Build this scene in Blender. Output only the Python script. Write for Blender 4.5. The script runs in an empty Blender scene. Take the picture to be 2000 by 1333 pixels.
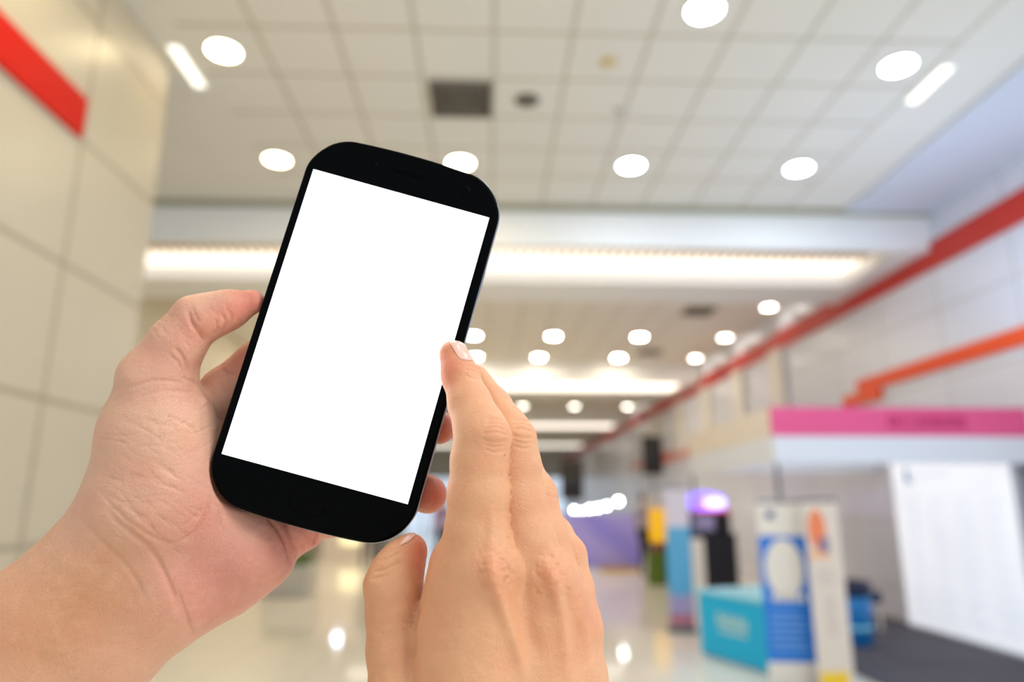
import bpy, math, random
import numpy as np
from mathutils import Vector, Matrix

# ------------------------------------------------------------------ camera
F = 1370.0; CX, CY = 1000.0, 666.5
EYE = np.array([0.0, 0.0, 1.5])
PHI = math.atan((985 - CY) / F); PSI = math.atan(50 / F * math.cos(PHI))
cf = np.array([math.sin(PSI) * math.cos(PHI), math.cos(PSI) * math.cos(PHI), math.sin(PHI)])
cr = np.array([math.cos(PSI), -math.sin(PSI), 0.0]); cu = np.cross(cr, cf)
scene = bpy.context.scene
col = scene.collection
cam_data = bpy.data.cameras.new('camera'); cam = bpy.data.objects.new('camera', cam_data)
col.objects.link(cam); scene.camera = cam
cam.matrix_world = Matrix(((cr[0], cu[0], -cf[0], EYE[0]), (cr[1], cu[1], -cf[1], EYE[1]), (cr[2], cu[2], -cf[2], EYE[2]), (0, 0, 0, 1)))
cam_data.sensor_width = 36.0; cam_data.sensor_fit = 'HORIZONTAL'
cam_data.lens = 36.0 * F / 2000.0
cam_data.clip_start = 0.02; cam_data.clip_end = 200
cam_data.dof.use_dof = True
cam_data.dof.focus_distance = 0.237
APERTURE_DIAM = 0.0047
cam_data.dof.aperture_fstop = (cam_data.lens / 1000.0) / APERTURE_DIAM
cam_data.dof.aperture_blades = 0

# ------------------------------------------------------------------ exposure, world
vs = scene.view_settings
vs.view_transform = 'Standard'; vs.look = 'None'; vs.gamma = 1.0; vs.use_curve_mapping = False
vs.exposure = 0.50
world = bpy.data.worlds.new('daylight'); scene.world = world; world.use_nodes = True
wn = world.node_tree.nodes; wl = world.node_tree.links
bg = wn['Background']; bg.inputs['Color'].default_value = (0.70, 0.83, 1.0, 1); bg.inputs['Strength'].default_value = 0.72
# added area light, high right behind the viewer, to shape the hands
ld = bpy.data.lights.new('added_hand_light', 'AREA'); ld.shape = 'RECTANGLE'; ld.size = 1.8; ld.size_y = 1.4; ld.energy = 80; ld.color = (.92, .95, 1.0)
lo_ = bpy.data.objects.new('added_hand_light', ld); col.objects.link(lo_); lo_.location = (2.7, -1.5, 4.3)
lo_.rotation_euler = (Vector((0, .6, 1.5)) - Vector((2.7, -1.5, 4.3))).to_track_quat('-Z', 'Y').to_euler()
# added cool light without a fixture, turning the right-hand ceiling bluish
ul = bpy.data.lights.new('added_ceiling_wash', 'AREA'); ul.shape = 'RECTANGLE'; ul.size = 2.0; ul.size_y = 1.6; ul.energy = 22; ul.color = (.45, .66, 1.0)
uo = bpy.data.objects.new('added_ceiling_wash', ul); col.objects.link(uo); uo.location = (4.1, 5.9, 2.6); uo.rotation_euler = (math.pi, math.radians(-12), 0)
DOWN = 60.0      # downlight emission
COVE = 0.8       # trough emission

# ------------------------------------------------------------------ helpers
random.seed(5)
def ray(px, py): return cf + cr * (px - CX) / F + cu * (CY - py) / F
def on(px, py, ax, v):
    d = ray(px, py); t = (v - EYE[ax]) / d[ax]; return EYE + d * t
def lin(c):
    return tuple((x / 12.92 if x <= .04045 else ((x + .055) / 1.055) ** 2.4) for x in [v / 255 for v in c])
def mat(name, rgb, rough=0.6, metal=0.0, emit=None, es=0.0, spec=0.5, noise=0.0, nscale=6.0, coat=0.0):
    m = bpy.data.materials.new(name); m.use_nodes = True; nt = m.node_tree; b = nt.nodes['Principled BSDF']
    c = lin(rgb)
    b.inputs['Base Color'].default_value = (*c, 1); b.inputs['Roughness'].default_value = rough
    b.inputs['Metallic'].default_value = metal; b.inputs['Specular IOR Level'].default_value = spec
    b.inputs['Coat Weight'].default_value = coat
    if emit is not None:
        b.inputs['Emission Color'].default_value = (*emit, 1); b.inputs['Emission Strength'].default_value = es
    if noise > 0:
        tc = nt.nodes.new('ShaderNodeTexCoord'); nz = nt.nodes.new('ShaderNodeTexNoise'); nz.inputs['Scale'].default_value = nscale
        mx = nt.nodes.new('ShaderNodeMix'); mx.data_type = 'RGBA'
        mx.inputs[6].default_value = (*[v * (1 - noise) for v in c], 1); mx.inputs[7].default_value = (*[min(1, v * (1 + noise)) for v in c], 1)
        nt.links.new(tc.outputs['Object'], nz.inputs['Vector']); nt.links.new(nz.outputs['Fac'], mx.inputs[0]); nt.links.new(mx.outputs[2], b.inputs['Base Color'])
    return m
def grid_mat(name, rgb, line_rgb, ax1, off1, pitch1, ax2, off2, pitch2, width, rough, limits=None, nscale=1.5, noise=.03, bump=0.0):
    """plain surface ruled with joints along two world axes"""
    m = mat(name, rgb, rough); nt = m.node_tree; b = nt.nodes['Principled BSDF']; N = nt.nodes.new; L = nt.links.new
    g = N('ShaderNodeNewGeometry'); s = N('ShaderNodeSeparateXYZ'); L(g.outputs['Position'], s.inputs[0])
    def M(op, a, bb=None):
        n = N('ShaderNodeMath'); n.operation = op
        for i, v in enumerate((a, bb)):
            if v is None: continue
            if isinstance(v, (int, float)): n.inputs[i].default_value = v
            else: L(v, n.inputs[i])
        return n.outputs[0]
    fac = None
    for ax, off, p in ((ax1, off1, pitch1), (ax2, off2, pitch2)):
        t = M('SUBTRACT', s.outputs[ax], off - p * 200); t = M('MODULO', t, p)
        t = M('MINIMUM', t, M('SUBTRACT', p, t)); t = M('LESS_THAN', t, width / 2)
        fac = t if fac is None else M('MAXIMUM', fac, t)
    if limits:
        a, lo, hi = limits
        fac = M('MULTIPLY', fac, M('GREATER_THAN', s.outputs[a], lo)); fac = M('MULTIPLY', fac, M('LESS_THAN', s.outputs[a], hi))
    nz = N('ShaderNodeTexNoise'); nz.inputs['Scale'].default_value = nscale; L(g.outputs['Position'], nz.inputs['Vector'])
    c = lin(rgb)
    m0 = N('ShaderNodeMix'); m0.data_type = 'RGBA'; m0.inputs[6].default_value = (*[v * (1 - noise) for v in c], 1); m0.inputs[7].default_value = (*[min(1, v * (1 + noise)) for v in c], 1)
    L(nz.outputs['Fac'], m0.inputs[0])
    m1 = N('ShaderNodeMix'); m1.data_type = 'RGBA'; L(fac, m1.inputs[0]); L(m0.outputs[2], m1.inputs[6]); m1.inputs[7].default_value = (*lin(line_rgb), 1)
    L(m1.outputs[2], b.inputs['Base Color'])
    return m

class MB:
    def __init__(s): s.v = []; s.f = []; s.sm = []
    def add(s, vs_, fs, smooth=False):
        o = len(s.v); s.v += [tuple(map(float, p)) for p in vs_]; s.f += [tuple(i + o for i in f) for f in fs]; s.sm += [smooth] * len(fs); return s
    def box(s, lo, hi):
        x0, y0, z0 = lo; x1, y1, z1 = hi
        return s.add([(x0, y0, z0), (x1, y0, z0), (x1, y1, z0), (x0, y1, z0), (x0, y0, z1), (x1, y0, z1), (x1, y1, z1), (x0, y1, z1)],
                     [(0, 3, 2, 1), (4, 5, 6, 7), (0, 1, 5, 4), (1, 2, 6, 5), (2, 3, 7, 6), (3, 0, 4, 7)])
    def lathe(s, c, prof, n=32, sx=1, sy=1, smooth=True):
        """prof: list of (r, z) from c, about z"""
        vs_, fs = [], []
        for r, z in prof:
            for k in range(n):
                a = 2 * math.pi * k / n; vs_.append((c[0] + r * math.cos(a) * sx, c[1] + r * math.sin(a) * sy, c[2] + z))
        for i in range(len(prof) - 1):
            for k in range(n):
                k2 = (k + 1) % n; fs.append((i * n + k, i * n + k2, (i + 1) * n + k2, (i + 1) * n + k))
        fs.append(tuple(range(n))[::-1]); fs.append(tuple((len(prof) - 1) * n + k for k in range(n)))
        return s.add(vs_, fs, smooth)
    def tube(s, pts, r, n=12):
        P = [Vector(p) for p in pts]; rs = r if isinstance(r, (list, tuple)) else [r] * len(P)
        vs_, fs = [], []
        up = Vector((0.13, 0.21, 1)).normalized()
        for i, p in enumerate(P):
            d = (P[min(i + 1, len(P) - 1)] - P[max(i - 1, 0)]).normalized()
            a = d.cross(up if abs(d.dot(up)) < .97 else Vector((1, 0, 0))).normalized(); b = d.cross(a)
            for k in range(n):
                t = 2 * math.pi * k / n; vs_.append(p + (a * math.cos(t) + b * math.sin(t)) * rs[i])
        for i in range(len(P) - 1):
            for k in range(n):
                k2 = (k + 1) % n; fs.append((i * n + k, (i + 1) * n + k, (i + 1) * n + k2, i * n + k2))
        fs.append(tuple(range(n))); fs.append(tuple((len(P) - 1) * n + k for k in range(n))[::-1])
        return s.add(vs_, fs, True)
    def build(s, name, m, parent=None, bevel=0.0, M=None):
        me = bpy.data.meshes.new(name)
        vv = s.v if M is None else [tuple(M @ Vector(p)) for p in s.v]
        me.from_pydata(vv, [], s.f); me.polygons.foreach_set('use_smooth', s.sm)
        me.materials.append(m); me.update()
        o = bpy.data.objects.new(name, me); col.objects.link(o)
        if parent is not None: o.parent = parent
        if bevel:
            md = o.modifiers.new('bevel', 'BEVEL'); md.width = bevel; md.segments = 3; md.limit_method = 'ANGLE'
        return o
def tag(o, label, cat, group=None, kind=None):
    o['label'] = label; o['category'] = cat
    if group: o['group'] = group
    if kind: o['kind'] = kind
    return o
def thing(name, label, cat, loc, rz=0.0, group=None):
    o = bpy.data.objects.new(name, None); col.objects.link(o); o.location = loc; o.rotation_euler = (0, 0, rz)
    return tag(o, label, cat, group)
def struct(o): o['kind'] = 'structure'; return o
def copy_tree(o, parent=None):
    c = o.copy(); col.objects.link(c)
    if parent is not None: c.parent = parent
    for ch in [x for x in bpy.data.objects if x.parent == o]: copy_tree(ch, c)
    return c

# ------------------------------------------------------------------ the hall
ZC = 4.99
M_ceil = grid_mat('ceiling_tile', (228, 224, 214), (196, 189, 172), 0, .03, .6, 1, 5.25, .6, .035, .8, limits=(0, -2.35, 3.65))
M_plain = mat('white_plaster', (240, 240, 238), .8, noise=.02, nscale=1)
M_wall = grid_mat('wall_panel', (216, 217, 228), (196, 195, 200), 2, .43, .835, 1, 4.17, 1.25, .035, .28)
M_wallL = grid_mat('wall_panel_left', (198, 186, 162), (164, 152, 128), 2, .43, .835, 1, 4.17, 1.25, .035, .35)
M_red = mat('red_band', (206, 22, 4), .6, spec=.2)
M_redR = mat('red_band_far', (196, 40, 22), .45)
M_orange = mat('orange_band', (240, 78, 20), .5)
M_floor = grid_mat('polished_floor_tile', (246, 238, 222), (216, 206, 184), 0, .2, .9, 1, .1, .9, .012, .07, nscale=.5, noise=.05)

mb = MB().box((-14, -8, -.15), (5.6, 48, 0)); struct(mb.build('floor', M_floor))
mb = MB().box((-14, -5, ZC), (5.6, 48, ZC + .1)); struct(mb.build('ceiling', M_ceil))
mb = MB().box((5.4, 5.6, 0), (5.6, 48, ZC)); struct(mb.build('wall_right', M_wall))
mb = MB().box((-4.2, 2.0, 0), (-2.6, 5.15, ZC)); struct(mb.build('wall_left', M_wallL))
mb = MB().box((-5.6, 6.5, 0), (-5.4, 48, ZC)); struct(mb.build('wall_back_left', mat('cream_wall', (214, 204, 176), .5, noise=.04)))
mb = MB().box((-5.4, 47.8, 3.2), (5.4, 48, ZC)); struct(mb.build('wall_far', mat('far_wall', (206, 200, 186), .6, noise=.05)))
mb = MB()
for k in range(10): mb.box((-5.4 + k * 1.19, 47.8, 0), (-5.32 + k * 1.19, 47.9, 3.2))
mb.box((-5.4, 47.8, 2.2), (5.4, 47.9, 2.28)); struct(mb.build('added_window_1', mat('added_window_frame', (150, 150, 150), .5)))  # invented glazed end, open to the sky to brighten the far hall
mb = MB().box((4.3, -5, ZC - .05), (5.4, 7.76, ZC)); struct(mb.build('ceiling_border', mat('soffit_shade_tint', (208, 212, 222), .8)))  # plain border strip; corner dimming tinted into its grey-blue colour
# coloured bands on the walls
mb = MB().box((-2.6, 2.0, 3.76), (-2.575, 4.13, 4.03)); struct(mb.build('trim_1', M_red))
mb = MB().box((5.36, 5.6, 4.28), (5.4, 47.8, 4.60)); struct(mb.build('trim_2', M_redR))
mb = MB().box((5.36, 5.6, 3.06), (5.4, 9.9, 3.24)); struct(mb.build('trim_3', M_orange))
mb = MB().box((5.34, 9.3, 2.90), (5.4, 10.3, 3.06)); struct(mb.build('trim_4', M_orange))
mb = MB().box((5.37, 16.0, 2.72), (5.4, 26.0, 2.98)); struct(mb.build('trim_5', mat('faded_pink_band', (214, 150, 146), .6)))
# panel strips on the far half of the right wall
M_pil = mat('pale_pilaster', (232, 226, 216), .4)
for i, y in enumerate((12.3, 14.3, 16.6, 19.0, 22.0)):
    mb = MB().box((5.30, y, 2.9), (5.4, y + .55, 4.28)); struct(mb.build('trim_%d' % (6 + i), M_pil))
# dark shadow gap and downstand troughs
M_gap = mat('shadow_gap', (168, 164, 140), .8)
M_cove = mat('diffuser', (255, 244, 232), .5, emit=(1.0, .90, .78), es=COVE)
M_cove3 = mat('far_diffuser', (255, 244, 232), .5, emit=(1.0, .92, .80), es=COVE * 1.8)
M_cove2 = mat('upper_diffuser', (255, 236, 214), .5, emit=(1.0, .86, .70), es=COVE * .35)
M_fin = mat('louvre_fin', (196, 170, 120), .5)
for i, y in enumerate((7.87, 17.4, 26.9, 36.4)):
    yf, yb, y2 = y, y + 1.42, y + 2.35
    mb = MB()
    mb.box((-5.4, yf, 4.50), (5.4, yf + .10, ZC)); mb.box((-5.4, yb, 4.50), (5.4, y2, ZC))
    mb.box((5.0, yf + .1, 4.5), (5.4, yb, ZC)); mb.box((-5.4, yf + .1, 4.5), (-5.0, yb, ZC))
    struct(mb.build('ceiling_beam', M_plain))
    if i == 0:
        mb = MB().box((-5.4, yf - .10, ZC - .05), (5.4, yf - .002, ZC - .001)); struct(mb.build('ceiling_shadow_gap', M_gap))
    names = ['nearest', 'second', 'third', 'farthest']
    t = thing('trough_light', '%s long bright light trough recessed across the ceiling' % names[i], 'trough light', (0, yf + .1, 4.6), group='ceiling light troughs')
    if i == 0: mb = MB().box((-4.98, .55, .06), (4.98, 1.28, .10)); mb.build('diffuser', M_cove, t)
    else: mb = MB().box((-4.98, .50, -.085), (4.98, 1.315, -.05)); mb.build('diffuser', M_cove3, t)
    mb = MB().box((-4.98, .04, .18), (4.98, .5, .22)); mb.build('upper_diffuser', M_cove2, t)
    mb = MB()
    for k in range(82 if i == 0 else 40):
        x = -4.9 + k * (.12 if i == 0 else .24); mb.box((x, .02, -.02), (x + .03, .52, .10))
    mb.build('louvre', M_fin, t)

# round ceiling lights
M_disc = mat('lamp_disc', (255, 255, 250), .5, emit=(.80, .89, 1.0), es=DOWN * 1.25)
M_discF = mat('lamp_disc_far', (255, 255, 250), .5, emit=(1.0, .94, .82), es=15)
M_discM = mat('lamp_disc_middle', (255, 255, 250), .5, emit=(1.0, .90, .72), es=DOWN * 1.9)
M_discW = mat('lamp_disc_warm', (255, 250, 235), .5, emit=(1.0, .84, .52), es=DOWN * 1.7)
M_discW2 = mat('lamp_disc_side', (255, 250, 235), .5, emit=(1.0, .82, .46), es=DOWN * .35)
M_ring = mat('lamp_ring', (238, 238, 234), .4)
def downlight(x, y, r, m, label):
    t = thing('ceiling_light', label, 'ceiling light', (x, y, ZC), group='round recessed ceiling lights')
    MB().lathe((0, 0, -.012), [(r * 1.0, .011), (r * 1.22, .011), (r * 1.25, .004), (r * 1.2, 0), (r * 1.02, 0), (r * 1.0, .004)], 32).build('trim_ring', M_ring, t)
    MB().lathe((0, 0, -.016), [(r * .96, .014), (r, .008), (r * .9, .002), (r * .5, 0)], 32).build('lamp', m, t)
rows = [(4.35, [1.55], .12, 'row closest to the viewer'), (4.95, [-2.1, 3.33], .12, 'row in front of the square vent'), (6.75, [-2.2, -.3, 1.5, 3.3], .12, 'row just before the first trough'),
        (12.1, [5.1], .11, 'row just past the first trough'), (14.5, [-3.9, -2.2, -.3, 1.4, 3.25, 5.1], .12, 'front row beyond the first trough'), (16.7, [-3.9, -2.2, -.3, 1.25, 3.2, 5.1], .12, 'row just before the second trough'),
        (25.5, [-2.2, -.3, 1.3, 3.2, 5.15], .14, 'row just before the third trough'), (40, [-2.2, -.3, 1.4, 3.2], .15, 'farthest row'), (31, [-2.2, -.3, 1.4, 3.2, 5.1], .15, 'row beyond the third trough')]
ordn = ['leftmost', 'second from left', 'third from left', 'fourth from left', 'fifth from left', 'rightmost']
for y, xs, r, rn in rows:
    for k, x in enumerate(xs):
        w = ordn[k] if k < len(xs) - 1 else 'rightmost'
        downlight(x, y, r, (M_discF if y > 20 or x > 5 else M_discM if y > 10 else M_discW2 if x < -2 else M_discW if x < 0 else M_disc), ('round ceiling light, %s in the %s' % (w, rn)) if len(xs) > 1 else 'round ceiling light alone in the %s' % rn)
# lights behind the viewer, the same kind
for y in (-1.0, 1.2, 3.0):
    for k, x in enumerate((-2.1, 1.5)):
        downlight(x, y, .12, M_discW if x < 0 else M_disc, 'round ceiling light overhead of the viewer, %s side, row %s' % (('left', 'right')[k], {-1.0: 'behind', 1.2: 'above', 3.0: 'ahead'}[y]))
# slim slot lights
M_slot = mat('slot_lamp', (250, 246, 230), .5, emit=(1, .97, .88), es=1.1)
for x, y0, y1, w in ((-2.47, 4.88, 5.46, 'left'), (3.74, 4.92, 5.48, 'right')):
    t = thing('slot_light', 'slim slot light near the %s edge of the tiled ceiling' % w, 'ceiling light', (x, (y0 + y1) / 2, ZC), group='slot lights')
    h = (y1 - y0) / 2
    MB().box((-.06, -h, -.012), (.06, h, -.001)).build('frame', M_ring, t, .003)
    MB().box((-.045, -h + .02, -.018), (.045, h - .02, -.0125)).build('lamp', M_slot, t)
# vents
M_vent = mat('vent_grey', (118, 112, 100), .6); M_ventd = mat('vent_dark', (66, 62, 54), .8)
def vent(x, y, s, label):
    t = thing('ceiling_vent', label, 'vent', (x, y, ZC), group='ceiling vents')
    mb = MB()
    for a, b in (((-s, -s), (s, -s + .03)), ((-s, s - .03), (s, s)), ((-s, -s + .03), (-s + .03, s - .03)), ((s - .03, -s + .03), (s, s - .03))):
        mb.box((a[0], a[1], -.03), (b[0], b[1], -.001))
    mb.build('frame', M_vent, t)
    MB().box((-s + .03, -s + .03, -.008), (s - .03, s - .03, -.002)).build('backing', M_ventd, t)
    for q in (.75, .55, .35, .16):
        mb = MB(); w = s * q
        for a, b in (((-w, -w), (w, -w + .02)), ((-w, w - .02), (w, w)), ((-w, -w + .02), (-w + .02, w - .02)), ((w - .02, -w + .02), (w, w - .02))):
            mb.box((a[0], a[1], -.028), (b[0], b[1], -.010))
        mb.build('vane', M_vent, t)
vent(-.25, 5.56, .27, 'square grey air vent in the near ceiling above the phone')
vent(3.9, 12.4, .27, 'dark air vent in the ceiling just beyond the first trough')
vent(3.8, 16.0, .27, 'air vent in the ceiling before the second trough')
t = thing('ceiling_loudspeaker', 'small round dark loudspeaker in ceiling beside the square vent', 'loudspeaker', (.33, 5.56, ZC))
MB().lathe((0, 0, -.02), [(.085, .019), (.11, .019), (.112, .008), (.10, 0), (.088, .004)], 32).build('rim', M_vent, t)
MB().lathe((0, 0, -.018), [(.086, .016), (.07, .004), (.02, 0)], 24).build('grille', M_ventd, t)
M_det = mat('detector_tan', (216, 192, 140), .5); M_det2 = mat('detector_white', (205, 198, 190), .5)
for x, y, m, lb in ((.96, 4.98, M_det, 'small tan smoke detector on ceiling right of the vent'), (1.2, 5.7, M_det2, 'small pale smoke detector behind the tan one on the ceiling')):
    t = thing('smoke_detector', lb, 'smoke detector', (x, y, ZC), group='smoke detectors')
    MB().lathe((0, 0, -.02), [(.05, .019), (.07, .017), (.065, .006), (.05, 0)], 24).build('base', m, t)
    MB().lathe((0, 0, -.05), [(.02, .0295), (.035, .028), (.035, .01), (.02, 0)], 20).build('sensor', m, t)

# ------------------------------------------------------------------ exhibition booth
M_pink = mat('pink_fascia', (238, 92, 148), .5); M_white = mat('white_fascia', (232, 236, 246), .5)
M_cream = mat('cream_fascia', (238, 226, 212), .6); M_mag = mat('magenta_letter', (208, 66, 126), .5); M_alu = mat('aluminium', (120, 122, 126), .35, metal=.8)
bt = thing('exhibition_booth', 'open exhibition booth with pink and white fascia by right wall', 'booth', (2.80, 6.8, 0))
MB().box((0, 0, 2.15), (2.58, .05, 2.435)).build('front_fascia', M_pink, bt)
lw = random.Random(3)
x = 1.16
mb = MB()
while x < 1.92:
    w = lw.choice([.05, .06, .07]); k = lw.randint(0, 3); z0, z1 = 2.225, 2.36
    mb.box((x, -.012, z0), (x + .016, 0, z1))
    if k != 3: mb.box((x + .016, -.012, z1 - .02), (x + w - .012, 0, z1))
    if k in (0, 2): mb.box((x + .016, -.012, z0), (x + w - .012, 0, z0 + .02))
    if k in (1, 2): mb.box((x + w - .028, -.012, z0 + .02), (x + w - .012, 0, z1 - .02))
    if k == 3: mb.box((x + w / 2, -.012, z0), (x + w / 2 + .016, 0, z1))
    x += w + .012
mb.build('lettering', M_mag, bt)
MB().box((0, 0, 1.885), (2.58, .05, 2.148)).build('lower_fascia', M_white, bt)
MB().box((0, .052, 2.15), (.05, 2.9, 2.435)).build('side_fascia', M_cream, bt)
MB().box((0, .052, 1.89), (.05, 2.9, 2.148)).build('lower_side_fascia', M_white, bt)
for q in ((.0, .0), (.0, 2.86)):
    MB().box((q[0], q[1] + .003, .641 if q[1] == 0 else 0), (.03, q[1] + .035, 1.884)).build('post', M_alu, bt)
MB().box((.05, 2.85, 1.92), (2.58, 2.9, 2.13)).build('rear_fascia', M_white, bt)
# dark carpeted platform
tag(MB().box((3.35, 5.2, .001), (5.38, 10.3, .03)).build('carpet', mat('charcoal_carpet', (82, 80, 90), .95, noise=.12, nscale=60)), 'charcoal carpet laid under the exhibition booth', 'carpet')
# backlit schedule board
M_board = mat('white_board', (236, 240, 250), .5, emit=(.86, .91, 1.0), es=.36)
M_frame = mat('light_frame', (210, 214, 224), .4)
bd = thing('display_board', 'tall white printed display board standing on the booth carpet', 'display board', (5.22, 7.98, .032))
MB().box((0, -1.07, .0), (.07, 1.07, 2.16)).build('panel', M_frame, bd, .006)
MB().box((-.006, -1.04, .04), (-.0005, 1.04, 2.13)).build('printed_face', M_board, bd)
M_txt = mat('pale_blue_print', (218, 224, 242), .6, emit=(.86, .91, 1.0), es=.29); M_txt2 = mat('mid_blue_print', (120, 165, 225), .6)
mb = MB(); rr = random.Random(9)
for r in range(9):
    z = 1.50 - r * .155
    for c in range(4):
        y = .78 - c * .47
        for q in range(2):
            w = rr.uniform(.16, .32); mb.box((-.010, y - w, z - q * .055), (-.0065, y, z + .028 - q * .055))
        mb.build('text_block', M_txt, bd); mb = MB()
mb = MB(); mb.box((-.010, .66, 1.72), (-.0065, .74, 1.90)); mb.box((-.010, .60, 1.72), (-.0065, .655, 1.76))
mb.build('emblem', M_txt2, bd)
mb = MB(); mb.box((-.010, -.1, 1.78), (-.0065, .55, 1.83)); mb.build('heading', M_txt, bd)

# counter
M_teal = mat('turquoise_laminate', (0, 190, 246), .45); M_tealt = mat('pale_cyan_top', (150, 232, 252), .3)
a = np.array([2.20, 7.62]); b = np.array([2.58, 6.62]); d = (b - a); L_ = np.linalg.norm(d); ang = math.atan2(d[1], d[0])
ct = thing('promotion_counter', 'turquoise promotion counter with pale top beside the banners', 'counter', (a[0], a[1], 0), ang)
MB().box((0, 0, .02), (L_, .80, .61)).build('body', M_teal, ct, .01)
MB().box((-.02, -.02, .61), (L_ + .02, .82, .64)).build('worktop', M_tealt, ct, .005)
MB().box((.03, .03, 0), (L_ - .03, .5, .02)).build('plinth', M_frame, ct)
mb = MB()
for k in range(6): mb.box((.30 + k * .075, -.006, .33), (.35 + k * .075, -.0005, .33 + (.09 if k % 2 else .12)))
mb.box((.32, -.006, .27), (.72, -.0005, .30))
mb.build('logo_lettering', mat('white_print', (190, 226, 226), .6), ct)

# roll-up banners
M_bblue = mat('banner_blue', (4, 118, 216), .5); M_bwhite = mat('banner_white', (232, 226, 216), .5)
def banner(loc, w, h, rz, label, tilt=0.0):
    t = thing('roll_up_banner', label, 'banner', loc, rz, 'roll-up banners')
    MB().box((-w / 2 - .02, -.06, 0), (w / 2 + .02, .06, .07)).build('base', M_alu, t, .01)
    MB().tube([(0, .03, .06), (0, .03, h)], .01).build('support_pole', M_alu, t)
    MB().box((-w / 2, -.012, h - .015), (w / 2, .018, h + .012)).build('top_bar', M_alu, t, .004)
    return t
def sheet(t, w, z0, z1, m, name='sheet', x0=None, x1=None, y=-.004, th=.003):
    return MB().box((x0 if x0 is not None else -w / 2, y - th, z0), (x1 if x1 is not None else w / 2, y, z1)).build(name, m, t)
def disc(t, cx, cz, rx, rz, m, name, y=-.010, th=.002):
    n = 40; v = [(cx + rx * math.cos(2 * math.pi * k / n), y, cz + rz * math.sin(2 * math.pi * k / n)) for k in range(n)]
    v += [(p[0], y - th, p[2]) for p in v]
    return MB().add(v, [tuple(range(n)), tuple(range(n, 2 * n))[::-1]] + [(k, k + n, (k + 1) % n + n, (k + 1) % n) for k in range(n)]).build(name, m, t)
p = on(1532, 1105, 1, 6.0); bw = .385
t = banner((p[0], 6.0, 0), bw, 1.52, -.15, 'roll-up banner with blue print and white oval beside the counter')
sheet(t, bw, .07, 1.51, M_bwhite)
sheet(t, bw, .26, .88, M_bblue, 'blue_print', y=-.0075, th=.0015)
sheet(t, bw, .885, 1.24, M_bblue, 'blue_upper_print', y=-.0075, th=.0015)
disc(t, -.005, .98, .155, .235, M_bwhite, 'white_oval', y=-.0095)
mb = MB()
M_btx = mat('banner_text', (120, 165, 225), .6)
for k in range(6): MB().box((-.15, -.0115, .62 - k * .055), (.10 + .02 * (k % 3), -.0095, .64 - k * .055)).build('text_line', M_btx, t)
mb = MB()
for k in range(5): mb.box((-.12 + k * .055, -.0115, .72), (-.08 + k * .055, -.0095, .78))
mb.build('heading', M_bwhite, t)
MB().box((-.12, -.0095, 1.38), (-.05, -.0075, 1.44)).build('emblem', mat('navy_print', (60, 70, 130), .6), t)
p = on(1614, 1150, 1, 5.75); bw = .30
t = banner((p[0] + .01, 5.75, 0), bw, 1.53, .12, 'cream roll-up banner with orange picture right of the blue one')
sheet(t, bw, .07, 1.52, mat('banner_cream', (222, 208, 194), .5))
disc(t, -.05, 1.30, .075, .16, mat('orange_picture', (236, 132, 84), .6), 'orange_picture', y=-.0075)
MB().box((-.04, -.0115, 1.12), (.04, -.0095, 1.24)).build('grey_picture', mat('greyblue_picture', (130, 120, 150), .6), t)
MB().box((-.14, -.0095, 1.08), (.04, -.0075, 1.12)).build('orange_strip', mat('pale_orange', (244, 180, 120), .6), t)
MB().box((-.135, -.0095, .09), (.10, -.0075, .24)).build('yellow_print', mat('yellow_print', (240, 200, 40), .6), t)
mb = MB()
for k in range(7): mb.box((-.03, -.0095, .50 + k * .045), (.03 + .01 * (k % 3), -.0075, .52 + k * .045))
for k in range(4): mb.box((-.08, -.0095, .88 + k * .035), (.06, -.0075, .89 + k * .035))
mb.build('printed_text', mat('faint_text', (200, 184, 176), .6), t)
p = on(1327, 1100, 1, 8.9); bw = .30
t = banner((p[0], 8.9, 0), bw, 1.70, -.05, 'roll-up banner, white above and sky blue below, beyond the counter')
sheet(t, bw, .07, 1.69, mat('pale_pink_sheet', (224, 214, 226), .5))
sheet(t, bw, .42, 1.22, mat('sky_blue_print', (96, 176, 220), .5), 'blue_print', y=-.0075, th=.0015)
sheet(t, bw, .20, .42, mat('lilac_print', (170, 160, 205), .5), 'lilac_print', y=-.0075, th=.0015)
sheet(t, bw, .08, .20, mat('rose_print', (196, 120, 140), .5), 'rose_print', y=-.0075, th=.0015)
# slim white partition beyond
p = on(1365, 1150, 1, 9.6)
tag(MB().box((p[0] - .08, 9.6, 0), (p[0] + .10, 9.64, 1.05)).build('white_panel', M_cream), 'slim cream panel standing between sky blue banner and counter', 'panel')

# blue tub, small navy seat
M_tub = mat('blue_tub', (24, 128, 200), .4); M_navy = mat('navy_lid', (34, 44, 78), .5)
t = thing('round_bin', 'round blue bin with dark rim standing on the booth carpet', 'bin', (3.97, 8.0, .03), 0)
MB().lathe((0, 0, 0), [(.19, 0), (.21, .01), (.235, .48), (.22, .5)], 40).build('body', M_tub, t)
MB().lathe((0, 0, .5), [(.22, .0), (.245, .01), (.25, .13), (.23, .145), (.225, .05)], 40).build('rim', M_navy, t)
MB().lathe((0, 0, .16), [(.22, 0), (.226, .01), (.227, .03), (.22, .04)], 40).build('band', M_tealt, t)
t = thing('low_stool', 'small navy cushioned stool between the blue bin and display board', 'stool', (4.62, 8.9, .03), 0)
MB().box((-.15, -.15, .30), (.15, .15, .44)).build('seat', M_navy, t, .02)
for sx in (-.11, .11):
    for sy in (-.11, .11): MB().box((sx - .015, sy - .015, 0), (sx + .015, sy + .015, .30)).build('leg', M_cream, t)

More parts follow.
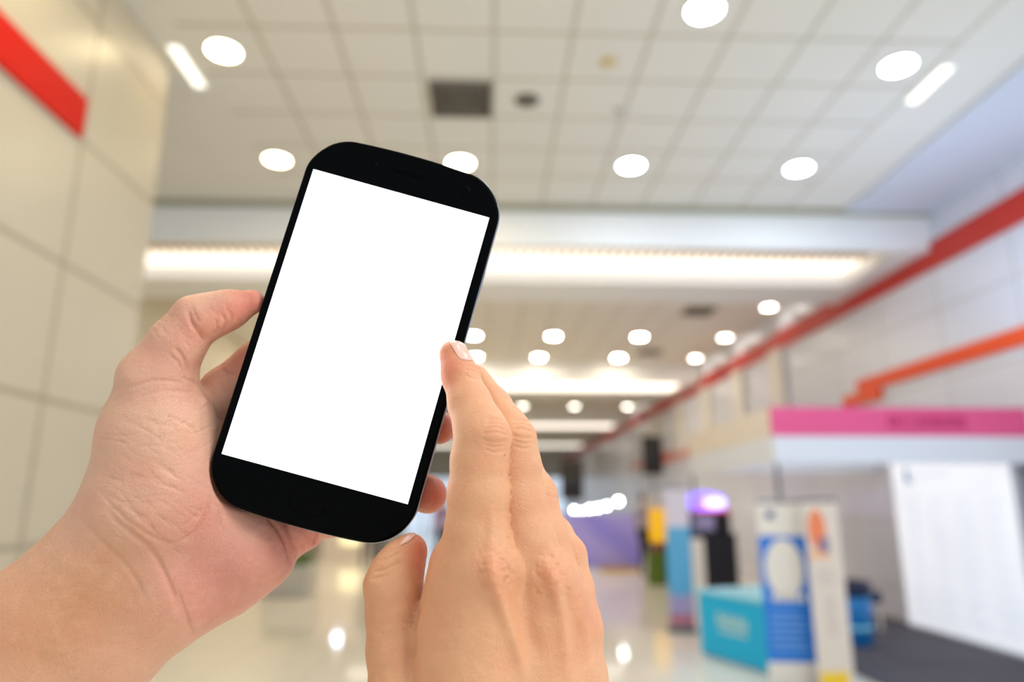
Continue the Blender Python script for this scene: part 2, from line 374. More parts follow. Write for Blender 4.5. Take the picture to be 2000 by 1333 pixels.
# arcade machine
M_blk = mat('black_cabinet', (24, 24, 34), .35); M_pur = mat('purple_marquee', (90, 60, 220), .4, emit=(.25, .16, .95), es=1.6)
p = on(1398, 1130, 1, 12.2)
t = thing('arcade_machine', 'black arcade machine with glowing violet top against right wall', 'arcade machine', (p[0], 12.2, 0), .1)
MB().box((-.34, 0, 0), (.42, .8, 1.02)).build('lower_cabinet', M_blk, t, .02)
MB().box((-.34, .2, 1.02), (.42, .8, 1.38)).build('upper_cabinet', M_blk, t, .02)
MB().box((-.28, .185, 1.06), (.12, .2, 1.32)).build('screen', mat('arcade_screen', (90, 84, 120), .2, emit=(.5, .45, .7), es=.25), t)
MB().box((-.52, -.05, .62), (-.34, .5, 1.3)).build('side_panel', mat('dark_blue', (30, 30, 120), .4), t, .01)
MB().lathe((0, .4, 1.40), [(.30, 0), (.40, .04), (.42, .14), (.34, .26), (.15, .30)], 32).build('marquee', M_pur, t)
MB().lathe((.06, -.02, 1.52), [(.02, -.09), (.10, -.06), (.13, 0), (.10, .06), (.02, .09)], 24, 1.5).build('lamp', mat('violet_lamp', (200, 190, 255), .4, emit=(.62, .60, 1.0), es=1.6), t)
MB().box((-.30, -.03, 1.375), (.34, .2, 1.40)).build('red_strip', mat('red_glow', (220, 40, 90), .4, emit=(.9, .1, .25), es=.8), t)

# yellow and green sign stand
p = on(1286, 1100, 1, 13.6)
t = thing('sign_stand', 'yellow and green sign stand left of the sky blue banner', 'sign', (p[0], 13.6, 0))
MB().box((-.22, -.03, .02), (.22, .03, .62)).build('green_panel', mat('green_print', (104, 128, 34), .5), t)
MB().box((.10, -.034, .15), (.22, -.0305, .70)).build('dark_green_panel', mat('deep_green', (10, 120, 70), .5), t)
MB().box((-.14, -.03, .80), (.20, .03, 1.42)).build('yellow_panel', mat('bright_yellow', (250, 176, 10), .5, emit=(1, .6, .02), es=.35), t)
MB().box((-.20, -.03, 1.42), (.22, .03, 1.68)).build('header', mat('pale_header', (226, 220, 190), .5), t)
MB().box((-.1, -.03, .62), (.18, .03, .80)).build('brown_panel', mat('brown_print', (150, 90, 60), .5), t)

# blue hoarding
def wavy_fabric():
    m = mat('violet_fabric', (112, 110, 196), .7); nt = m.node_tree; b_ = nt.nodes['Principled BSDF']
    tc = nt.nodes.new('ShaderNodeTexCoord'); w = nt.nodes.new('ShaderNodeTexWave'); w.inputs['Scale'].default_value = .45; w.inputs['Distortion'].default_value = 6; w.bands_direction = 'DIAGONAL'
    w.inputs['Detail Scale'].default_value = .6
    mx = nt.nodes.new('ShaderNodeMix'); mx.data_type = 'RGBA'; mx.inputs[6].default_value = (*lin((146, 140, 236)), 1); mx.inputs[7].default_value = (*lin((172, 164, 240)), 1)
    nt.links.new(tc.outputs['Object'], w.inputs['Vector']); nt.links.new(w.outputs['Fac'], mx.inputs[0]); nt.links.new(mx.outputs[2], b_.inputs['Base Color'])
    return m
t = thing('fabric_hoarding', 'long violet blue printed fabric hoarding across the hall', 'hoarding', (2.2, 17.0, 0))
MB().box((-1.6, 0, .06), (1.42, .05, 1.27)).build('fabric_panel', wavy_fabric(), t)
for x in (-1.5, -.1, 1.3): MB().box((x, .055, 0), (x + .05, .35, .06)).build('foot', M_vent, t)
tag(MB().box((2.62, 16.6, 0), (3.5, 16.95, .07)).build('yellow_kerb', mat('ochre', (190, 150, 60), .6)), 'low ochre ramp at foot of the violet hoarding', 'ramp')

# globe lamps above the hoarding
M_globe = mat('globe', (255, 255, 255), .4, emit=(1, .98, .94), es=26)
for k, (px, py, r) in enumerate(((1120, 997, .045), (1152, 995, .05), (1168, 993, .05), (1185, 989, .05), (1208, 980, .05), (1137, 998, .025), (672, 984, .09))):
    Y = {4: 15.7, 6: 17.3}.get(k, 19.5); p = on(px, py, 1, Y)
    t = thing('globe_lamp', ('glowing round lamp above the hoarding, number %s from the left of its row' % ('one', 'three', 'four', 'five', 'six', 'two')[k]) if k < 6 else 'large glowing cool lamp far on the left, mirrored in the polished floor', 'lamp', (p[0], Y, 0), group='globe lamps over the violet hoarding')
    MB().lathe((0, 0, p[2]), [(r * math.sin(a), -r * math.cos(a)) for a in np.linspace(.05, math.pi - .05, 12)], 24).build('globe', M_globe if k < 6 else mat('cool_globe', (255, 255, 255), .4, emit=(.72, .80, 1), es=13), t)
    if Y > 19: MB().tube([(0, 0, 0), (0, 0, p[2] - r * .95)], .02).build('pole', M_vent, t)
    else: MB().tube([(0, 0, p[2] + r * .95), (0, 0, ZC)], .004).build('cord', M_vent, t)

# loudspeakers on stands
M_spk = mat('speaker_black', (40, 36, 30), .6)
def pa(px, py, Y, w, h, label):
    p = on(px, py, 1, Y)
    t = thing('loudspeaker', label, 'loudspeaker', (p[0], Y, 0), -.1, 'loudspeakers on poles')
    MB().box((-w / 2, -.15, p[2] - h / 2), (w / 2, .17, p[2] + h / 2)).build('cabinet', M_spk, t, .05)
    MB().lathe((0, 0, 0), [(w * .2, 0), (w * .38, .01), (w * .36, .02)], 24).build('cone', M_blk, t, M=Matrix.Translation((0, -.155, p[2] - h * .15)) @ Matrix.Rotation(math.pi / 2, 4, 'X'))
    MB().tube([(0, 0, .03), (0, 0, p[2] - h / 2)], .02).build('pole', M_spk, t)
    MB().lathe((0, 0, 0), [(.25, 0), (.25, .02), (.05, .04)], 24).build('base', M_spk, t)
pa(1117, 938, 18.0, .56, .98, 'black loudspeaker on a pole behind the violet hoarding')
pa(1274, 890, 16.0, .44, .86, 'higher black loudspeaker on a pole near the right wall')
p = on(1307, 893, 0, 5.38)
tag(MB().box((5.34, p[1], p[2] - .14), (5.4, p[1] + 2.6, p[2] + .14)).build('red_sign', mat('red_orange_sign', (220, 96, 66), .5)), 'small orange red sign on right wall beyond the higher loudspeaker', 'sign')

# people far away
M_skin_far = mat('skin_far', (200, 150, 120), .6)
def person(px, Y, h, shirt, trousers, label, rz=0.0):
    p = on(px, 1100, 1, Y); s = h / 1.7
    t = thing('person', label, 'person', (p[0], Y, 0), rz)
    # one continuous skinned body
    me = bpy.data.meshes.new('body')
    V = [(0, 0, .95), (0, 0, 1.15), (0, 0, 1.38), (0, -.01, 1.49), (0, -.02, 1.60),
         (-.18, 0, 1.40), (-.23, .02, 1.12), (-.22, -.08, .88), (-.22, -.10, .80), (.18, 0, 1.40), (.24, .02, 1.12), (.21, -.06, .88), (.21, -.08, .80),
         (-.09, 0, .88), (-.10, -.03, .50), (-.11, .02, .09), (-.11, -.12, .04), (.09, 0, .88), (.11, .05, .50), (.12, .10, .09), (.12, -.04, .04)]
    R = [(.14, .10), (.12, .09), (.15, .09), (.05, .05), (.085, .10), (.055, .05), (.042, .04), (.03, .03), (.03, .02), (.055, .05), (.042, .04), (.03, .03), (.03, .02),
         (.08, .08), (.055, .06), (.04, .04), (.035, .03), (.08, .08), (.055, .06), (.04, .04), (.035, .03)]
    Ed = [(0, 1), (1, 2), (2, 3), (3, 4), (2, 5), (5, 6), (6, 7), (7, 8), (2, 9), (9, 10), (10, 11), (11, 12), (0, 13), (13, 14), (14, 15), (15, 16), (0, 17), (17, 18), (18, 19), (19, 20)]
    me.from_pydata([(a * s, b_ * s, c * s) for a, b_, c in V], Ed, [])
    o = bpy.data.objects.new('body', me); col.objects.link(o); o.parent = t
    o.modifiers.new('skin', 'SKIN'); o.modifiers.new('sub', 'SUBSURF').render_levels = 2
    for i, sv in enumerate(me.skin_vertices[0].data): sv.radius = (R[i][0] * s, R[i][1] * s)
    me.skin_vertices[0].data[0].use_root = True
    # clothing by height
    m = mat('clothed_figure', (90, 90, 90), .8); nt = m.node_tree; g = nt.nodes.new('ShaderNodeNewGeometry'); sp = nt.nodes.new('ShaderNodeSeparateXYZ')
    cr_ = nt.nodes.new('ShaderNodeValToRGB'); cr_.color_ramp.interpolation = 'CONSTANT'; mr = nt.nodes.new('ShaderNodeMath'); mr.operation = 'DIVIDE'; mr.inputs[1].default_value = 2.0
    nt.links.new(g.outputs['Position'], sp.inputs[0]); nt.links.new(sp.outputs[2], mr.inputs[0]); nt.links.new(mr.outputs[0], cr_.inputs[0]); nt.links.new(cr_.outputs[0], nt.nodes['Principled BSDF'].inputs['Base Color'])
    e = cr_.color_ramp.elements; e[0].position = 0; e[0].color = (*lin((30, 26, 26)), 1); e[1].position = .05 * s; e[1].color = (*lin(trousers), 1)
    for pos, c in ((.49 * s, shirt), (.735 * s, (200, 150, 120))):
        el = e.new(pos); el.color = (*lin(c), 1)
    me.materials.append(m)
    MB().lathe((0, .015 * s, 1.60 * s), [(.04 * s, -.05 * s), (.088 * s, -.03 * s), (.098 * s, .03 * s), (.085 * s, .09 * s), (.03 * s, .118 * s)], 20).build('hair', mat('dark_hair', (30, 24, 22), .6), t)
person(1262, 15.4, 1.72, (170, 160, 168), (40, 32, 30), 'person in grey shirt and dark trousers by the violet hoarding', .4)
person(716, 17.6, 1.60, (30, 30, 32), (36, 34, 34), 'person in black far down the hall, glimpsed below the phone', 0)
person(745, 19.5, 1.62, (200, 60, 60), (70, 60, 70), 'person in red top far down the hall near the person in black', 1)
person(862, 16.0, 1.68, (150, 120, 150), (50, 50, 60), 'person in mauve top seen between the two hands', -.5)
# lit shop doorway and planter at the left
p = on(682, 1080, 1, 21.0)
t = thing('lit_kiosk', 'small kiosk with a glowing yellow front far down the hall', 'kiosk', (p[0] - .1, 21.0, 0))
MB().box((-.7, 0, 0), (.6, 1.0, 2.2)).build('cabinet', M_cream, t)
MB().box((-.15, -.02, .35), (.45, -.001, .9)).build('lit_front', mat('lit_yellow', (255, 240, 170), .4, emit=(1, .93, .6), es=.6), t)
p = on(556, 1168, 2, 0)
t = thing('planter', 'grey planter box with low green plants left of the hall', 'planter', (p[0], p[1] + .3, 0))
MB().box((-.40, -.25, 0), (.36, .25, .5)).build('box', mat('grey_planter', (196, 192, 180), .6), t, .02)
mb = MB(); rg = random.Random(4)
for k in range(160):
    x, y = rg.uniform(-.33, .30), rg.uniform(-.2, .2); h = rg.uniform(.08, .24); a_ = rg.uniform(0, 6.28); w = .018
    dx, dy = math.cos(a_), math.sin(a_)
    mb.add([(x - dy * w * .4, y + dx * w * .4, .48), (x + dy * w * .4, y - dx * w * .4, .48), (x + dx * .05 + dy * w, y + dy * .05 - dx * w, .48 + h * .6), (x + dx * .09, y + dy * .09, .48 + h), (x + dx * .05 - dy * w, y + dy * .05 + dx * w, .48 + h * .6)], [(0, 1, 2, 3, 4)])
mb.build('foliage', mat('leaf_green', (96, 130, 60), .6), t)['kind'] = 'stuff'

# ------------------------------------------------------------------ smartphone
SW = .066
def cpt(px, py, z): return np.array([(px - CX) / F * z, (CY - py) / F * z, z])     # camera axes: right, up, forward
ux = np.array([0.96420044, -0.26487527, 0.01259361]); uy = np.array([0.26102221, 0.95640292, 0.13099948])
un = -np.cross(ux, uy)                 # towards the viewer
C0 = np.array([-0.05388248, 0.00306495, 0.24766003]); SH = 0.10557152
R3 = np.array([cr, cu, cf]).T           # camera axes to world
def c2w(p): return EYE + p @ R3.T
def pdepth(px, py):                    # depth of the phone's front plane along a view ray
    d = np.array([(px - CX) / F, (CY - py) / F, 1.0]); return (C0 @ un) / (d @ un)
PHW = .0365; PXO = .0003; PTOP = SH / 2 + .0154; PBOT = -SH / 2 - .0173; PTH = .0085
def outline(inset=0.0, n=14):
    hw = PHW - inset; t_, b_ = PTOP - inset, PBOT + inset; r = .0150 - inset; pts = []
    for cx_, cy_, a0 in ((hw - r, t_ - r, 0), (-hw + r, t_ - r, 90), (-hw + r, b_ + r, 180), (hw - r, b_ + r, 270)):
        for k in range(n + 1):
            a = math.radians(a0 + 90 * k / n); pts.append((cx_ + r * math.cos(a), cy_ + r * math.sin(a)))
    out = []
    for i in range(len(pts)):           # fill the straight runs
        p, q = np.array(pts[i]), np.array(pts[(i + 1) % len(pts)]); m = max(1, int(np.linalg.norm(p - q) / .004))
        for k in range(m): out.append(p + (q - p) * k / m)
    res = []
    for x, y in out:                    # gently bowed ends
        k = (x / hw) ** 2; res.append((x + PXO, y - (.0022 * k if y > 0 else -.0022 * k) * min(1, abs(y) / .06) ** 4))
    return res
Rw = np.array([R3 @ ux, R3 @ uy, R3 @ un]).T
pw = c2w(C0)
phone = thing('smartphone', 'black smartphone with blank white screen held upright in the left hand', 'smartphone', (0, 0, 0))
phone.matrix_world = Matrix([[*Rw[i], pw[i]] for i in range(3)] + [[0, 0, 0, 1]])
def loft(rings):
    n = len(rings[0]); v = [p for r in rings for p in r]; f = []
    for i in range(len(rings) - 1):
        for k in range(n): f.append((i * n + k, i * n + (k + 1) % n, (i + 1) * n + (k + 1) % n, (i + 1) * n + k))
    f.append(tuple(range(n))[::-1]); f.append(tuple((len(rings) - 1) * n + k for k in range(n)))
    mb = MB(); mb.add(v, f, False); mb.sm = [True] * (len(f) - 2) + [False, False]; return mb
def ring(inset, z): return [(x, y, z) for x, y in outline(inset)]
M_glass = mat('black_glass', (3, 3, 3), .3, spec=.04); M_shell = mat('black_shell', (8, 8, 8), .35, spec=.2)
M_rim = mat('dark_chrome', (150, 152, 156), .3, metal=1.0); M_scr = mat('white_screen', (250, 250, 250), .4, emit=(1, 1, 1), es=1.3, spec=.0)
loft([ring(.006, -PTH), ring(.0025, -PTH + .0007), ring(.0008, -PTH + .002), ring(.0003, -.0052)]).build('back_shell', M_shell, phone)
loft([ring(.0002, -.0052), ring(0, -.0045), ring(0, -.0016), ring(.0004, -.0010)]).build('rim', M_rim, phone)
loft([ring(.0003, -.0010), ring(.0004, -.0004), ring(.0009, -.0001), ring(.0016, 0)]).build('front_glass', M_glass, phone)
MB().box((-SW / 2, -SH / 2, .00002), (SW / 2, SH / 2, .00008)).build('screen', M_scr, phone)
yb_ = -SH / 2 - .0092
mb = MB(); hb = []
n = 24
for zz, s_ in ((.00002, 1.0), (.00018, .95), (.0002, .8), (.00012, .6)):
    hb.append([((.0062 * s_) * math.copysign(abs(math.cos(2 * math.pi * k / n)) ** .6, math.cos(2 * math.pi * k / n)), yb_ + (.0024 * s_) * math.copysign(abs(math.sin(2 * math.pi * k / n)) ** .6, math.sin(2 * math.pi * k / n)), zz) for k in range(n)])
loft(hb).build('home_button', M_glass, phone)
yt_ = SH / 2 + .0078
MB().box((-.006, yt_ - .0006, .00002), (.006, yt_ + .0006, .0001)).build('earpiece', mat('earpiece_black', (2, 2, 2), .6, spec=.03), phone)
MB().lathe((-.012, yt_, .00002), [(.0009, 0), (.0009, .00006)], 16).build('sensor', M_glass, phone)
MB().lathe((.022, yt_ - .0005, .00002), [(.0018, 0), (.0018, .00006), (.0012, .0001)], 20).build('front_camera', M_glass, phone)
MB().box((PHW + PXO - .0006, .024, -.0046), (PHW + PXO + .00012, .034, -.0028)).build('power_button', M_rim, phone, .0003)
MB().box((-PHW + PXO - .0002, .020, -.0046), (-PHW + PXO + .0005, .034, -.0028)).build('volume_button', M_rim, phone, .0003)
# the hand is pressed around the phone: signed distance of the phone in camera axes
def sd_phone(P):
    q = P - C0; a = q @ ux; b_ = q @ uy - (PTOP + PBOT) / 2; c = q @ un + PTH / 2; r = .0145
    dx = np.abs(a - PXO) - (PHW - r); dy = np.abs(b_) - ((PTOP - PBOT) / 2 - r)
    d2 = np.sqrt(np.maximum(dx, 0) ** 2 + np.maximum(dy, 0) ** 2) + np.minimum(np.maximum(dx, dy), 0) - r
    dz = np.abs(c) - PTH / 2; e = .002
    d2 = d2 + e; dz = dz + e
    return np.minimum(np.maximum(d2, dz), 0) + np.sqrt(np.maximum(d2, 0) ** 2 + np.maximum(dz, 0) ** 2) - e

# ------------------------------------------------------------------ hands
def cam2pix(P): return CX + F * P[:, 0] / P[:, 2], CY - F * P[:, 1] / P[:, 2]
def node(px, py, dz, r):
    z = pdepth(px, py) + dz / 1000.0
    return cpt(px, py, z), r * z / F
def smin(a, b, k):
    h = np.clip(.5 + .5 * (b - a) / k, 0, 1); return b + (a - b) * h - k * h * (1 - h)
def sd_chain(P, nodes, k):
    d = None
    for (a, ra), (b, rb) in zip(nodes[:-1], nodes[1:]):
        ba = b - a; t = np.clip(((P - a) @ ba) / (ba @ ba), 0, 1)
        q = P - a - t[:, None] * ba
        e = np.sqrt((q * q).sum(1)) - (ra + (rb - ra) * t)
        d = e if d is None else smin(d, e, k)
    return d
class Hand:
    def __init__(s, palm, fingers, k_palm):
        s.palm = [[node(*n) for n in c] for c in palm]; s.k = k_palm
        s.fing = [([node(*n) for n in c], k) for c, k in fingers]
    def sdf(s, P):
        dp = None
        for c in s.palm:
            e = sd_chain(P, c, .004); dp = e if dp is None else smin(dp, e, s.k)
        d = dp
        for c, k in s.fing:
            e = sd_chain(P, c, .0025); d = np.minimum(d, smin(e, dp, k)) if k > 0 else np.minimum(d, e)
        pd_ = -(sd_phone(P) - .00012)             # press the flesh around the phone
        return -smin(-d, -pd_, .0012)
    def bounds(s):
        A = [n for c in s.palm for n in c] + [n for c, _ in s.fing for n in c]
        lo = np.min([p - r for p, r in A], 0) - .006; hi = np.max([p + r for p, r in A], 0) + .006; return lo, hi
def grad(f, P, e=2e-4):
    K = np.array([[1, -1, -1], [-1, -1, 1], [-1, 1, -1], [1, 1, 1]], float); g = np.zeros_like(P)
    for k in K: g += k * f(P + e * k)[:, None]
    return g / np.maximum(np.linalg.norm(g, axis=1), 1e-12)[:, None]
def chunked(f, P, n=200000):
    return np.concatenate([f(P[i:i + n]) for i in range(0, len(P), n)])
def polygonise(hand, h):
    lo, hi = hand.bounds(); B = 4
    nb = np.ceil((hi - lo) / (h * B)).astype(int) + 1; n = nb * B
    bc = np.stack(np.meshgrid(*[np.arange(k) for k in nb], indexing='ij'), -1).reshape(-1, 3)
    cen = lo + (bc * B + (B - 1) / 2) * h
    dc = chunked(hand.sdf, cen)
    near = np.abs(dc) < B * h * 1.25
    V = np.repeat(np.repeat(np.repeat(dc.reshape(nb), B, 0), B, 1), B, 2)
    off = np.stack(np.meshgrid(*[np.arange(B)] * 3, indexing='ij'), -1).reshape(-1, 3)
    idx = (bc[near][:, None, :] * B + off[None]).reshape(-1, 3)
    V[idx[:, 0], idx[:, 1], idx[:, 2]] = chunked(hand.sdf, lo + idx * h)
    S = V < 0
    c = np.zeros(tuple(n - 1), int)
    for i in (0, 1):
        for j in (0, 1):
            for k in (0, 1): c += S[i:n[0] - 1 + i, j:n[1] - 1 + j, k:n[2] - 1 + k]
    act = (c > 0) & (c < 8); ids = -np.ones(act.shape, int); cells = np.argwhere(act); ids[act] = np.arange(len(cells))
    P = lo + (cells + .5) * h
    Q = []
    for ax in range(3):
        a, b = (ax + 1) % 3, (ax + 2) % 3
        sl0 = [slice(None)] * 3; sl1 = [slice(None)] * 3; sl0[ax] = slice(0, -1); sl1[ax] = slice(1, None)
        s0, s1 = S[tuple(sl0)], S[tuple(sl1)]
        e = np.argwhere(s0 != s1); e = e[(e[:, a] > 0) & (e[:, b] > 0) & (e[:, a] < n[a] - 1) & (e[:, b] < n[b] - 1)]
        fl = s0[e[:, 0], e[:, 1], e[:, 2]]
        q = []
        for da, db in ((-1, -1), (0, -1), (0, 0), (-1, 0)):
            t = e.copy(); t[:, a] += da; t[:, b] += db; q.append(ids[t[:, 0], t[:, 1], t[:, 2]])
        q = np.stack(q, 1); q[~fl] = q[~fl][:, ::-1]; Q.append(q)
    Q = np.concatenate(Q)
    return P, Q
def subdivide(P, Q):
    E = np.stack([Q, np.roll(Q, -1, 1)], -1).reshape(-1, 2); Es = np.sort(E, 1)
    U, inv = np.unique(Es[:, 0] * len(P) + Es[:, 1], return_inverse=True)
    em = (P[U // len(P)] + P[U % len(P)]) / 2; fc = P[Q].mean(1)
    inv = inv.reshape(-1, 4) + len(P); fi = np.arange(len(Q)) + len(P) + len(em)
    N = [np.stack([Q[:, k], inv[:, k], fi, inv[:, (k + 3) % 4]], 1) for k in range(4)]
    return np.concatenate([P, em, fc]), np.concatenate(N)
def settle(f, P, it=3):
    for _ in range(it):
        g = grad(f, P); d = f(P); P = P - g * np.clip(d, -.0012, .0012)[:, None]
    return P
def catmull(pts, m=8):
    p = [np.array(q, float) for q in pts]
    if len(p) == 2: return np.array(p)
    p = [2 * p[0] - p[1]] + p + [2 * p[-1] - p[-2]]; out = []
    for i in range(1, len(p) - 2):
        for k in range(m):
            t = k / m; out.append(.5 * ((2 * p[i]) + (-p[i - 1] + p[i + 1]) * t + (2 * p[i - 1] - 5 * p[i] + 4 * p[i + 1] - p[i + 2]) * t * t + (-p[i - 1] + 3 * p[i] - 3 * p[i + 1] + p[i + 2]) * t ** 3))
    out.append(p[-2]); return np.array(out)
def polydist(X, Y, line):
    d = np.full(len(X), 1e9); tt = np.zeros(len(X)); L = len(line) - 1
    for i in range(L):
        a, b = line[i], line[i + 1]; ab = b - a; t = np.clip(((X - a[0]) * ab[0] + (Y - a[1]) * ab[1]) / max(ab @ ab, 1e-9), 0, 1)
        e = np.hypot(X - a[0] - t * ab[0], Y - a[1] - t * ab[1]); m = e < d; d[m] = e[m]; tt[m] = (i + t[m]) / L
    return d, tt
def build_hand(name, hand, lines, blobs, tints, material, label, h=.00095):
    P, Q = polygonise(hand, h)
    f = lambda p: chunked(hand.sdf, p)
    P = settle(f, P, 4)
    P, Q = subdivide(P, Q); P = settle(f, P, 1)
    P, Q = subdivide(P, Q) if len(P) < 90000 else (P, Q)
    g = grad(f, P); front = np.clip((-(g * P).sum(1) / np.linalg.norm(P, axis=1)) * 3 + .3, 0, 1)
    disp = np.zeros(len(P)); X, Y = cam2pix(P)
    for pts, dep, w in lines:                    # creases (negative) and ridges (positive), mm and px
        line = catmull(pts); lo, hi = line.min(0) - 4 * w, line.max(0) + 4 * w
        m = (X > lo[0]) & (X < hi[0]) & (Y > lo[1]) & (Y < hi[1]) & (front > 0)
        if not m.any(): continue
        d, t = polydist(X[m], Y[m], line); fade = np.clip(np.minimum(t, 1 - t) * 5, 0, 1)
        disp[m] += (1.6 if dep < 0 and w < 4 else 1.25) * dep / 1000 * np.exp(-(d / w) ** 2) * fade * front[m]
    for (bx_, by_, rx, ry, dep) in blobs:
        disp += dep / 1000 * np.exp(-(((X - bx_) / rx) ** 2 + ((Y - by_) / ry) ** 2)) * front
    near = np.clip((sd_phone(P) - .0002) / .002, 0, 1)
    P = P + g * (disp * near)[:, None]
    colr = np.zeros((len(P), 4), np.float32); colr[:, 3] = 1
    red = np.zeros(len(P)); pal = np.zeros(len(P)); fore_or_shade = np.zeros(len(P))
    for (tx, ty, rx, ry, ch, a) in tints:
        wgt = a * np.exp(-(((X - tx) / rx) ** 2 + ((Y - ty) / ry) ** 2))
        if ch == 'r': red += wgt
        elif ch == 'p': pal += wgt
        else: fore_or_shade += wgt
    colr[:, 0] = np.clip(red, 0, 1); colr[:, 1] = np.clip(pal, 0, 1); colr[:, 2] = np.clip(fore_or_shade, 0, 1)
    W = c2w(P); org = W.mean(0); W = W - org
    me = bpy.data.meshes.new(name)
    me.vertices.add(len(W)); me.vertices.foreach_set('co', W.astype(np.float32).ravel())
    me.loops.add(Q.size); me.loops.foreach_set('vertex_index', Q[:, ::-1].astype(np.int32).ravel())
    me.polygons.add(len(Q)); me.polygons.foreach_set('loop_start', np.arange(0, Q.size, 4, dtype=np.int32)); me.polygons.foreach_set('loop_total', np.full(len(Q), 4, np.int32))
    me.polygons.foreach_set('use_smooth', np.ones(len(Q), bool))
    me.update(calc_edges=True)
    at = me.color_attributes.new('tone', 'FLOAT_COLOR', 'POINT'); at.data.foreach_set('color', colr.ravel())
    me.materials.append(material)
    o = bpy.data.objects.new(name, me); col.objects.link(o); o.location = Vector(org)
    tag(o, label, 'hand'); return o, org
def nail(hand, quad, parent, org, m, n=22, lift=.00035):
    """a curved plate lying on the fingertip; quad in photo coordinates, base-left, base-right, tip-right, tip-left"""
    q = [np.array(p, float) for p in quad]; us = np.linspace(-1, 1, n); S_ = []
    for v in us:
        for u in us:
            a = u * math.sqrt(1 - .42 * v * v); b = v * math.sqrt(1 - .42 * u * u)   # rounded square
            a, b = a / math.sqrt(.58) * .5 + .5, b / math.sqrt(.58) * .5 + .5
            a, b = min(max(a * .9 + .05, 0), 1), min(max(b * .9 + .05, 0), 1)
            S_.append(((1 - b) * ((1 - a) * q[0] + a * q[1]) + b * ((1 - a) * q[3] + a * q[2])))
    S_ = np.array(S_); D = np.stack([(S_[:, 0] - CX) / F, (CY - S_[:, 1]) / F, np.ones(len(S_))], 1)
    z = np.full(len(S_), .17)
    for _ in range(140): z = z + np.clip(hand.sdf(D * z[:, None]), -.003, .003) * .7
    P = D * z[:, None]; g = grad(hand.sdf, P)
    bad = np.abs(hand.sdf(P)) > .0006
    U, V_ = np.meshgrid(us, us); edge = np.maximum(np.abs(U), np.abs(V_)).ravel()
    top = P + g * (lift * np.sqrt(np.clip(1.04 - edge ** 4, 0, 1)))[:, None]; bot = P - g * .0004
    W = c2w(np.concatenate([top, bot])) - org; fs = []
    okv = ~bad
    for i in range(n - 1):
        for j in range(n - 1):
            a, b, c, d = i * n + j, i * n + j + 1, (i + 1) * n + j + 1, (i + 1) * n + j
            if okv[a] and okv[b] and okv[c] and okv[d]: fs.append((a, b, c, d)); fs.append((d + n * n, c + n * n, b + n * n, a + n * n))
    cnt = {}
    for f_ in fs[0::2]:
        for a, b in zip(f_, f_[1:] + f_[:1]): cnt[(a, b)] = 1
    for a, b in list(cnt):
        if (b, a) not in cnt: fs.append((b, a, a + n * n, b + n * n))
    used = sorted({i for f_ in fs for i in f_}); mp_ = {v: k for k, v in enumerate(used)}
    W = W[used]; fs = [tuple(mp_[i] for i in f_) for f_ in fs]
    o = MB().add(W, fs, True).build('fingernail', m, parent); return o

